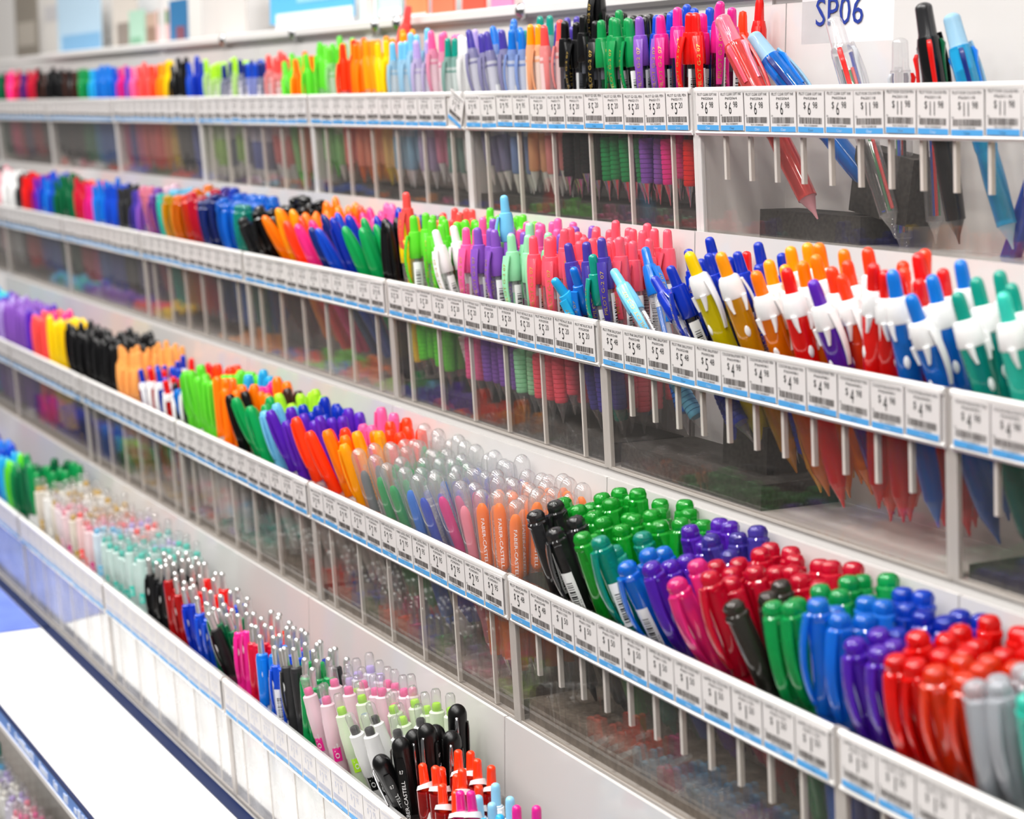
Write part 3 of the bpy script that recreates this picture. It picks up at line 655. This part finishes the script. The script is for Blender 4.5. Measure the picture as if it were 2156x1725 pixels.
# ------------------------------------------------------------------ the stand behind and under the bins
stand = tag_it(empty('display_stand', place(-2000, 700, -1500)), 'white stepped steel display stand carrying the tiers of acrylic pen bins', 'display stand')
def part(name, m, parent): 
    o = ob(name, m, parent); o.location = place(0, 0, 0)-parent.location; return o
XL, XR = -3700, -380
for t in (1, 2, 3, 4):
    T_ = TIER[t]; zt = T_['z']-BH-2.2
    zb = TIER[t+1]['z']-BH-2.2 if t < 4 else -612
    part('step', M().box(XL, XR, T_['y']+TILT+1 if t < 4 else 562, 905, zb+(1 if t < 4 else 1), zt, STEEL), stand)
part('lower_shelf', M().box(XL, XR, 380, 477, -840, -830, STEEL), stand)
part('base_block', M().box(XL, XR, 478, 905, -1499, -614, STEEL), stand)
part('back_panel', M().box(XL, XR, 832, 838, TIER[1]['z']-BH, 83, principled('light grey wall panel', '#cfcdcb', .4)), stand)
part('ledge', M().loft([(83, -2040, 866, 1660, 38), (86, -2040, 864, 1660, 42), (93, -2040, 864, 1660, 42), (95, -2040, 866, 1660, 40)], STEEL), stand)
for x in (-1152, -1880, -2610): part('upright_post', M().box(x-9, x+9, 829.3, 831.8, -20, 200, STEEL), stand)
for x in (-1520, -1790, -1845, -2085, -2330):
    k = ob('shelf_stud', M().lathe([(0, 7), (2, 8), (5, 7.6), (8, 4), (9, 0)], METAL), None, place(x, 820, 84), (R(90), 0, 0))
    k.parent = stand; k.location = place(x, 826, 88)-stand.location

# paper-lined shelf in front of the fourth tier
sh = tag_it(empty('white_shelf', place(-1500, 450, -600)), 'white paper lined shelf with navy rail in front of the fourth tier', 'shelf')
SHEET = principled('white shelf paper', '#fbfbfb', .5)
part('shelf_board', M().box(-2088, XR, 392, 560, -611.5, -594.5, STEEL), sh)
part('paper_liner', M().box(-2086, XR, 394, 498, -594.5, -593.2, SHEET), sh)
part('navy_rail', M().box(-2086, XR, 499.5, 511.5, -594.5, -592.8, NAVY), sh)
lip = M(); lip.box(-2086, XR, 388, 392, -594, -592.6, NAVY); lip.box(-2086, XR, 388.5, 392, -608, -594, principled('blue shelf strip', '#6f97dd', .4))
lip.box(-2086, XR, 387.5, 392, -613, -608, STEEL)
rr = random.Random(5); x = -1780
while x < -1400:
    w = rr.choice((3, 5, 8, 16)); lip.box(x, x+w, 388.0, 388.5, -605+rr.uniform(-1, 1), -599+rr.uniform(-1, 2), principled('pale strip lettering', '#d8e2f6', .5)); x += w+rr.choice((2, 4, 22))
part('shelf_lip', lip, sh)
bs = tag_it(empty('blue_shelf', place(-2400, 450, -600)), 'lilac blue shelf beyond the white one, lined with printed card', 'shelf')
part('shelf_board', M().box(XL, -2092, 392, 560, -611.5, -594.5, STEEL), bs)
part('card_liner', M().box(XL, -2092, 394, 498, -594.5, -593.2, principled('lilac blue card', '#6d84d8', .5, noise=.25, nscale=14)), bs)
part('navy_rail', M().box(XL, -2092, 499.5, 511.5, -594.5, -592.8, NAVY), bs)

# ------------------------------------------------------------------ signs, cards and packets behind the top tier
def card(name, x0, x1, z0, z1, y, col, label, cat, extra=(), th=3, rot=0):
    o = empty(name, place((x0+x1)/2, y, z0), (R(rot), 0, 0)); w = (x1-x0)/2; h = z1-z0
    b = ob('board', M().box(-w, w, 0, th, 0, h, principled('card '+col, col, .5)), o)
    for (n, a0, a1, b0, b1, c) in extra: ob(n, M().box(-w+a0*2*w, -w+a1*2*w, -.6, -.05, b0*h, b1*h, principled('card '+c, c, .5)), o)
    return tag_it(o, label, cat)
s = card('hanging_sign', -1102, -1000, 46, 170, 826, '#e4e1e2', 'white hanging card sign reading SP06 in blue above the sparse bin', 'sign', [('top_band', 0, 1, .86, 1, '#efeff2')], 1.2)
tm = M(); tw = text_w('SP06')
tm.text('SP06', lambda x, y: (-35+x*54/tw, -.7, 12.5+y*19), principled('sign blue', '#16358f', .5)); ob('lettering', tm, s)
card('wall_plate', -990, -700, 48, 170, 829, '#dcdcde', 'plain pale grey metal plate right of the hanging sign', 'panel', [('shadow_gap', 0, 1, -.03, .0, '#26262a')], 2)
for args in [
    ('shelf_card', -3900, -3720, 95, 250, 930, '#8d857a', 'dim grey brown packet at the far end of the upper shelf', 'packet', [('label_band', .1, .9, .2, .5, '#b5ada2')]),
    ('shelf_card', -3700, -3460, 95, 240, 935, '#d9d5d0', 'pale grey packet beside the light blue card', 'packet', [('label_band', .1, .9, .5, .7, '#c4c2c4')]),
    ('shelf_card', -3450, -3170, 95, 260, 900, '#b4cfe2', 'light blue hanging card with deeper blue foot on upper shelf', 'card', [('blue_foot', .1, 1, .0, .22, '#7fb0d6')]),
    ('shelf_card', -3150, -3010, 95, 190, 915, '#cfc7be', 'greyish brown packet beside the white post', 'packet', [('dark_picture', .2, .8, .1, .5, '#8d827a')]),
    ('notebook', -2970, -2890, 95, 155, 890, '#a9cdb9', 'mint green notebook standing on the upper shelf', 'notebook', [('picture', .1, .8, .05, .3, '#7fae92')]),
    ('notebook', -2885, -2830, 95, 148, 892, '#b99f8e', 'brown patterned notebook on the upper shelf', 'notebook', [('picture', .1, .9, .1, .6, '#8f7666')]),
    ('notebook', -2822, -2752, 95, 150, 888, '#d9b3b0', 'dusty pink notebook on the upper shelf', 'notebook', [('picture', .2, .9, .6, .95, '#5d8a5e')]),
    ('notebook', -2745, -2665, 95, 160, 885, '#2f6f9f', 'dark blue notebook on the upper shelf', 'notebook', [('picture', .4, .9, .05, .4, '#7d4a5a')]),
    ('shelf_card', -2655, -2470, 95, 250, 905, '#d0cbc7', 'plain grey board beside the dark blue notebook', 'board', []),
    ('shelf_card', -2310, -2040, 108, 260, 880, '#58afe0', 'bright blue poster card with white lower edge on upper shelf', 'card', [('pale_area', .35, 1, .15, .9, '#8fc8e6'), ('white_foot', .08, 1, -.1, .08, '#dfe3f0')]),
    ('shelf_card', -2030, -1985, 100, 240, 885, '#cfe3dc', 'pale green packet between blue poster and teal one', 'packet', []),
    ('shelf_card', -1975, -1918, 104, 240, 885, '#bfe0e0', 'pale teal packet left of the orange swatches', 'packet', [('white_foot', 0, 1, 0, .06, '#f2f2f4')]),
    ('colour_swatch', -1905, -1852, 100, 220, 885, '#ff8a5a', 'orange colour swatch packet on the upper shelf', 'packet', [('white_foot', 0, 1, 0, .03, '#f6f2f0')]),
    ('colour_swatch', -1838, -1786, 97, 220, 885, '#ff7050', 'coral colour swatch packet next to the orange one', 'packet', []),
    ('colour_swatch', -1765, -1715, 95, 220, 885, '#ff4f3a', 'red colour swatch packet next to the coral one', 'packet', []),
    ('colour_swatch', -1700, -1655, 95, 220, 885, '#f57fa8', 'pink colour swatch packet next to the red one', 'packet', []),
    ('shelf_card', -1640, -1420, 98, 220, 890, '#d3d0e2', 'pale lilac board behind the tall black pen', 'board', [('dark_edge', 0, 1, -.02, .02, '#3a3a40')]),
]: card(*args)

# ------------------------------------------------------------------ room
def struct(name, m): return tag_it(ob(name, m, None, (0, 0, EYE)), kind='structure')
struct('floor', M().box(-6000, 2500, -3000, 1200, -1520, -1500, principled('grey brown vinyl floor', '#6f665f', .35, noise=.1, nscale=3)))
struct('wall_back', M().box(-6000, 2500, 1000, 1030, -1500, 1500, principled('white wall paint', '#e9e6e3', .6)))
struct('ceiling', M().box(-6000, 2500, -3000, 1200, 1500, 1520, principled('white ceiling tile', '#efefef', .8)))

# ------------------------------------------------------------------ light: the shop's ceiling lamps and the bright sales floor around
w = bpy.data.worlds.new('shop'); bpy.context.scene.world = w; w.use_nodes = True
w.node_tree.nodes['Background'].inputs[0].default_value = (1, .985, .96, 1)
w.node_tree.nodes['Background'].inputs[1].default_value = .23
def lamp(x, y, z, sx, sy, power, rot=(0, 0, 0), col=(1, .98, .95), disc=False):
    l = bpy.data.lights.new('ceiling_lamp', 'AREA'); l.shape = 'DISK' if disc else 'RECTANGLE'; l.size = sx; l.size_y = sy; l.energy = power; l.color = col
    o = bpy.data.objects.new('ceiling_lamp', l); C.objects.link(o); o.location = (x, y, z); o.rotation_euler = rot
    o['label'] = 'ceiling lamp of the shop'; o['kind'] = 'helper'
    return o
for x in (-3.6, -2.4, -1.2, 0., 1.2):
    lamp(x, -.45, EYE+1.44, 1.1, .2, 16)
    lamp(x, -1.7, EYE+1.44, 1.1, .2, 20)
for x in (-2.9, -2.1, -1.3, -.5, .3):
    for y in (.3, -.2, -.9): lamp(x+y*.3, y, EYE+1.42, .13, .13, 9, disc=True)

# ------------------------------------------------------------------ camera
cam = bpy.data.cameras.new('camera'); co = bpy.data.objects.new('camera', cam); C.objects.link(co)
cam.sensor_width = 36; cam.lens = 36*3900/2156
co.location = (0, 0, EYE); co.rotation_euler = (R(90-9.212), 0, R(90-28.138))
cam.clip_start = .01
cam.dof.use_dof = True; cam.dof.focus_distance = 1.32; cam.dof.aperture_fstop = 7.0
sc = bpy.context.scene; sc.camera = co
sc.view_settings.view_transform = 'Standard'; sc.view_settings.look = 'None'; sc.view_settings.gamma = 1; sc.view_settings.exposure = -.6
sc.cycles.adaptive_threshold = .02; sc.cycles.transparent_max_bounces = 28; sc.cycles.max_bounces = 10; sc.cycles.transmission_bounces = 6; sc.cycles.glossy_bounces = 4; sc.cycles.diffuse_bounces = 4
print('PENS', COUNT, sum(COUNT.values()), 'objects', len(bpy.data.objects))
